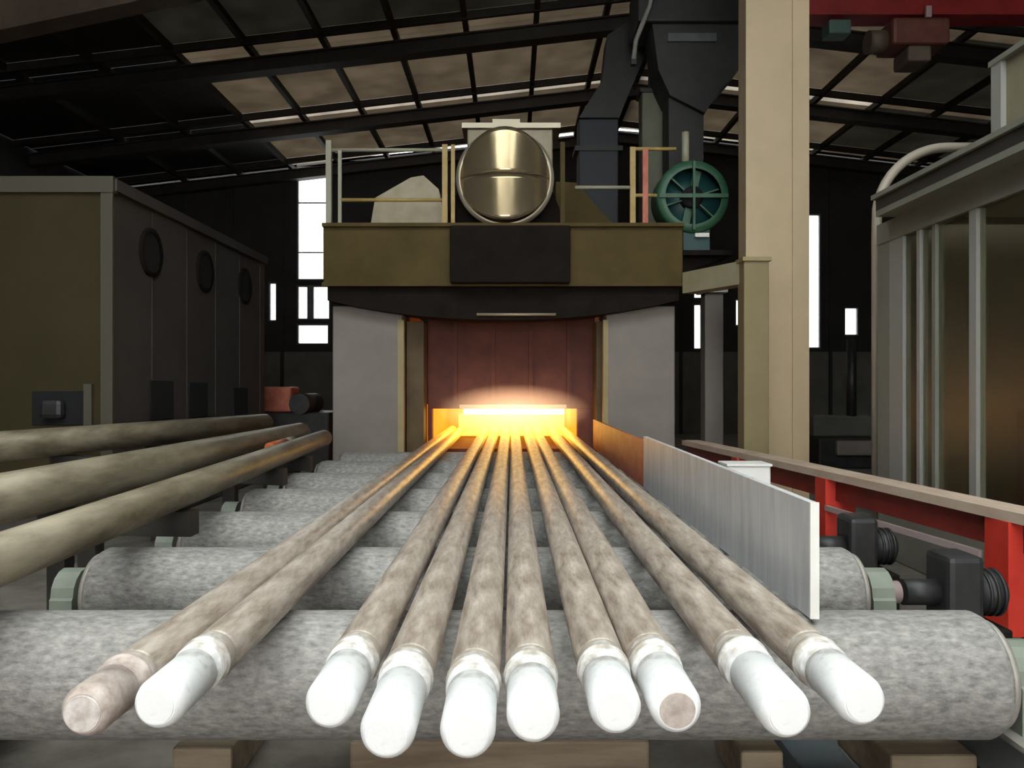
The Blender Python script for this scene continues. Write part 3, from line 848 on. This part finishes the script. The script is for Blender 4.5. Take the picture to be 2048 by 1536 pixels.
MB().box(3.16, 5.6, ya - 0.1, 6.95, 3.0, 3.05).build('soffit', M['cabin'], CB)
MB().box(3.16, 5.6, ya - 0.1, 6.95, 3.05, 3.15).build('fascia', M['cabin_dark'], CB)
MB().box(3.13, 5.63, ya - 0.13, 6.98, 3.15, 3.19).build('roof_edge', M['cabin'], CB)
pn = MB().box(3.62, 3.66, 5.50, 5.62, 1.9, 2.05).build('white_panel_box', M['white'], CB)  # small plain white box inside the cabin
MB().box(3.9, 5.0, 5.0, 6.2, 0.45, 1.35, 0.02).build('desk', M['box_side'], CB)

CP = thing('bent_pipe', 'pale beige pipe bending over the far corner of the glazed cabin', 'pipe', (fx(1753, 7.5), 7.5, 0))
pts = [(fx(1753, 7.5), 7.5, 0.0), (fx(1753, 7.5), 7.5, fz(470, 7.5))]
ccx, ccz, rr = fx(1753, 7.5) + 0.66, fz(470, 7.5) + 0.16, 0.66
for k in range(1, 13):
    a = PI - k * (PI / 2) / 12
    pts.append((ccx + rr * math.cos(a), 7.5, ccz + rr * math.sin(a)))
pts.append((fx(1960, 7.5), 7.5, ccz + rr))
MB().tube(pts, 0.045, 14).build('pipe', M['cabin_beige'], CP)
MB().cyl((fx(1753, 7.5), 7.5, 0.0), (fx(1753, 7.5), 7.5, 0.03), 0.10, n=20).build('flange', M['steel_dark'], CP)
AC = thing('roof_unit', 'beige cabinet unit on the cabin roof at the upper right corner', 'cabinet', (4.3, 5.0, 3.19))
MB().box(3.62, 5.0, 4.0, 5.95, 3.25, 3.92, 0.01).build('case', mat('roof_unit_beige', (0.23, 0.20, 0.13), 0.6, col2=(0.28, 0.25, 0.17), scale=2), AC)
MB().box(3.58, 3.62, 5.86, 5.98, 3.22, 3.95).build('corner_strip', M['cabin_light'], AC)
MB().box(3.57, 5.05, 3.95, 6.0, 3.92, 3.96).build('lid', M['cabin'], AC)
for yy in (4.2, 5.7):
    MB().box(3.64, 4.95, yy, yy + 0.1, 3.19, 3.25).build('skid', M['steel_dark'], AC)

# ------------------------------------------------------------------ cranes
CR = thing('crane_girder', 'red overhead crane girder crossing the top right of the hall', 'crane', (9, 12, 7.0))
MB().box(3.95, 14.8, 12.0, 12.1, fz(36, 12), fz(-60, 12)).build('web', M['crane_red'], CR)
MB().box(3.95, 14.8, 11.85, 12.25, fz(38, 12), fz(32, 12)).build('bottom_flange', M['crane_red'], CR)
HO = thing('hoist_trolley', 'dull red hoist trolley hanging under the red crane girder', 'hoist', (6.0, 12, 6.3))
MB().box(5.6, 6.45, 11.75, 12.35, fz(100, 12), fz(48, 12), 0.05).build('drum_case', mat('hoist_red', (0.11, 0.03, 0.02), 0.6, col2=(0.15, 0.05, 0.035), scale=4), HO)
MB().cyl((5.35, 12.05, fz(82, 12)), (5.6, 12.05, fz(82, 12)), 0.17, n=20).build('motor', M['crane_brown'], HO)
for xx in (5.8, 6.25):
    MB().box(xx - 0.06, xx + 0.06, 11.98, 12.12, fz(48, 12), fz(38, 12)).build('hanger', M['crane_red'], HO)
MB().box(5.85, 6.2, 11.8, 12.3, fz(132, 12), fz(100, 12), 0.04).build('lower_block', M['crane_brown'], HO)
MB().box(6.06, 6.14, 11.70, 11.75, fz(52, 12), fz(30, 12)).build('sign_plate', M['coupling'], HO)
TB = thing('crane_box', 'small teal electrical box under the red girder beside the column', 'box', (4.85, 12, 6.8))
MB().box(4.72, 5.05, 11.9, 12.2, fz(72, 12), fz(44, 12), 0.02).build('case', mat('teal_case', (0.07, 0.12, 0.10), 0.5), TB)
MB().box(4.8, 4.95, 12.0, 12.1, fz(44, 12), fz(38, 12)).build('hanger', M['crane_red'], TB)
CL = thing('roof_strut', 'dim brown steel strut sloping across the dark upper left corner', 'beam', (fx(200, 11.6), 11.6, fz(60, 11.6)))
pa, pb = (fx(-470, 11.6), 11.6, fz(130, 11.6)), (fx(900, 11.6), 11.6, fz(-160, 11.6))
MB().beam(pa, pb, 0.12, 0.55).build('web', M['crane_brown'], CL)
dz_ = Vector((0, 0, 0.29))
MB().beam(Vector(pa) - dz_, Vector(pb) - dz_, 0.36, 0.05).build('flange', M['crane_brown'], CL)
MB().box(pb[0] - 0.15, pb[0] + 0.15, 11.5, 11.7, pb[2] + 0.2, roofz(pb[0]) - 0.02).build('hanger', M['crane_brown'], CL)

# ------------------------------------------------------------------ big dim cabinet furnace on the left
BX = thing('box_furnace', 'big dim olive box furnace standing at the left edge', 'furnace', (-6.5, 10.4, 0))
fy, by_, rx = 8.0, 12.95, -4.0
zt_ = 3.62
MB().box(-9.5, rx, fy + 0.05, by_, 0, zt_ - 0.04, 0.02).build('body', M['box_side'], BX)
MB().box(-9.5, rx - 0.02, fy, fy + 0.05, 0.3, zt_ - 0.16).build('front_panel', M['box_olive'], BX)
MB().box(-9.55, rx + 0.03, fy - 0.04, fy + 0.06, zt_ - 0.16, zt_).build('top_trim', M['box_trim'], BX)
MB().box(rx - 0.10, rx + 0.02, fy - 0.03, fy, 0.3, zt_ - 0.16).build('corner_trim', M['box_trim'], BX)
MB().box(rx, rx + 0.05, fy, by_, zt_ - 0.14, zt_ - 0.02).build('top_trim', M['box_side'], BX)
for q, (pxx, pyy) in enumerate(((300, 505), (408, 543), (488, 572))):
    yv = rx * FPX / (pxx - 1024)
    zv = 1.55 + (768 - pyy) * yv / FPX
    MB().lathe((rx - 0.02, yv, zv), (rx + 0.03, yv, zv), [(0, 0.24), (0, 0.27), (1, 0.27), (1, 0.22)], 24, caps=False).build('port_ring', M['soot_shade'], BX)
    pr = [c_ for c_ in BX.children if c_.name.startswith('port_ring')][-1]
    MB().cyl((rx + 0.001, yv, zv), (rx + 0.012, yv, zv), 0.23, n=24).build('port', M['hole'], pr)
for (pxx, pyy) in ((322, 800), (395, 800), (480, 805)):
    yv = rx * FPX / (pxx - 1024)
    zv = 1.55 + (768 - pyy) * yv / FPX
    MB().box(rx, rx + 0.02, yv - 0.30, yv + 0.30, zv - 0.22, zv + 0.22, 0.008).build('side_hatch', M['hole'], BX)
for k in range(5):
    yv = fy + 0.9 + k * 0.95
    MB().box(rx, rx + 0.008, yv - 0.02, yv + 0.02, 0.3, zt_ - 0.15).build('panel_seam', M['box_side'], BX)
hx0, hx1 = (65 - 1024) / FPX * fy, (168 - 1024) / FPX * fy
MB().box(hx0, hx1, fy - 0.015, fy, 1.55 + (768 - 850) * fy / FPX, 1.55 + (768 - 782) * fy / FPX, 0.006).build('front_opening', M['hole'], BX)
MB().box(hx0 + 0.12, hx1 - 0.16, fy - 0.12, fy - 0.015, 1.20, 1.40, 0.05).build('burner', M['motor'], BX)
MB().box(hx1 + 0.02, hx1 + 0.10, fy - 0.05, fy, 0.9, 1.55).build('door_post', M['box_trim'], BX)

# low machine and cabinet behind, between box furnace and main furnace
LM = thing('low_machine', 'low dark machine on the floor left of the furnace below the tall window', 'machine', (-3.6, 14.5, 0))
MB().box(-4.6, -3.2, 14.0, 15.2, 0, 1.05, 0.03).build('bed', M['motor'], LM)
MB().box(-4.5, -3.9, 14.1, 14.7, 1.05, 1.5, 0.04).build('head', M['red_brown_glow'].copy(), LM)
MB().cyl((-3.7, 13.9, 1.2), (-3.7, 15.0, 1.2), 0.18, n=18).build('spindle', M['motor'], LM)
RM = thing('low_machine', 'low dark machine with a pale cover seen between column and cabin', 'machine', (6.3, 15, 0))
MB().box(5.6, 7.3, 14.6, 15.8, 0, 0.55, 0.03).build('bed', M['motor'], RM)
MB().box(5.9, 6.7, 14.5, 15.0, 0.25, 0.52, 0.03).build('cover', M['furn_panel'], RM)
MB().cyl((6.45, 15.2, 0.55), (6.45, 15.2, 2.4), 0.09, n=16).build('mast', M['motor'], RM)
MB().box(5.7, 6.9, 15.1, 15.6, 0.55, 0.95, 0.04).build('head', M['low_wall'], RM)

# ------------------------------------------------------------------ long bars on the rack at the left
def unp(pxx, pyy, drop):
    Y = drop * FPX / (pyy - 768)
    return Vector(((pxx - 1024) / FPX * Y, Y, 1.55 - drop))
lb = [('long ochre steel bar lowest on the left rack, closest to the rollers', (0, 1118, 0.62), (648, 876, 0.62), 0.093),
      ('thick ochre steel bar in the middle of the left rack', (0, 998, 0.57), (600, 868, 0.57), 0.128),
      ('long ochre steel bar highest on the left rack, beside the box furnace', (0, 893, 0.48), (530, 847, 0.48), 0.118)]
ends = []
for lab, a, b, r in lb:
    A, Bq = unp(*a), unp(*b)
    d = (Bq - A).normalized()
    A2 = A - d * 0.9
    o = thing('long_bar', lab, 'steel bar', (A2.x, A2.y, A2.z - r), 'long bars on the left rack')
    MB().lathe(A2, Bq, [(0, r), (1, r)], 28).build('shaft', M['long_bar'], o)
    MB().lathe(Bq, Bq + d * 0.03, [(0, r - 0.002), (1, r - 0.02)], 28).build('chamfered_end', M['bar_face'], o)
    ends.append((A2, Bq, r))
# slim bar with a painted end, lying between the two lower long bars
o = thing('slim_bar', 'short slim bar with an orange painted end on the left rack', 'steel bar', (-2.215, 7.3, 0.915))
A, Bq, r = Vector((-2.215, 7.3, 0.965)), Vector((-2.255, 8.2, 0.965)), 0.05
d = (Bq - A).normalized()
MB().lathe(A, A + d * 0.6, [(0, r - 0.01), (0.02, r + 0.001), (1, r + 0.001)], 20).build('painted_end', M['orange'], o)
MB().lathe(A + d * 0.6, Bq, [(0, r), (1, r)], 20).build('shaft', M['long_bar'], o)
# trestles: each top beam follows the bars' undersides
for n, (yv, lab) in enumerate(((4.56, 'nearest steel trestle under the left bars'), (6.82, 'middle steel trestle under the left bars'), (7.94, 'far steel trestle under the left bars'))):
    pts = []
    for A2, Bq, r in ends:
        t = (yv - A2.y) / (Bq.y - A2.y)
        if t < 0:
            continue
        p = A2 + (Bq - A2) * t
        pts.append((p.x, p.z - r - 0.008))
    TR = thing('trestle', lab, 'trestle', (pts[0][0], yv, 0), 'trestles of the left bar rack')
    xs_ = sorted(pts)
    P = [(xs_[0][0] - 0.15, xs_[0][1])] + xs_ + [(xs_[-1][0] + 0.10, xs_[-1][1])]
    P = P + [(xs_[-1][0] + 0.10, xs_[-1][1] - 0.14), (xs_[0][0] - 0.15, xs_[0][1] - 0.14)]
    MB().prism(P, 'y', yv - 0.06, yv + 0.06).build('top_beam', M['steel_dark'], TR)
    for xx, zz in ((xs_[0][0] - 0.05, xs_[0][1] - 0.14), (min(xs_[-1][0], -2.34) - 0.06, min(xs_[-1][1], xs_[0][1]) - 0.14)):
        MB().box(xx - 0.05, xx + 0.05, yv - 0.05, yv + 0.05, 0, zz).build('leg', M['steel_dark'], TR)

# ------------------------------------------------------------------ bits on the floor under the front roller
for lab, xa, xb, ya_, yb_, h, mm in (
        ('pale timber block on the floor under the second bar from left', -1.30, -1.07, 3.05, 3.5, 0.16, 'wood'),
        ('wide brown timber on the floor under the middle bars', -0.65, 0.55, 3.2, 3.55, 0.12, 'wood'),
        ('short timber block on the floor below the bar second from right', 0.86, 1.02, 3.0, 3.4, 0.17, 'wood'),
        ('pale timber block on the floor below the rightmost bar', 1.40, 1.72, 2.95, 3.45, 0.18, 'wood'),
        ('slate-blue steel plate on the floor in the bottom right corner', 1.80, 2.35, 2.9, 3.6, 0.05, 'slate'),
        ('slate-blue offcut on the floor left of the pale timber', 1.10, 1.32, 3.0, 3.5, 0.09, 'slate')):
    o = MB().box(xa, xb, ya_, yb_, 0, h, 0.012).build('timber_block' if mm == 'wood' else 'steel_plate', M[mm], None, ((xa + xb) / 2, (ya_ + yb_) / 2, 0))
    tag(o, lab, 'timber' if mm == 'wood' else 'plate')

for o in bpy.data.objects:
    if '_o' in o:
        del o['_o']
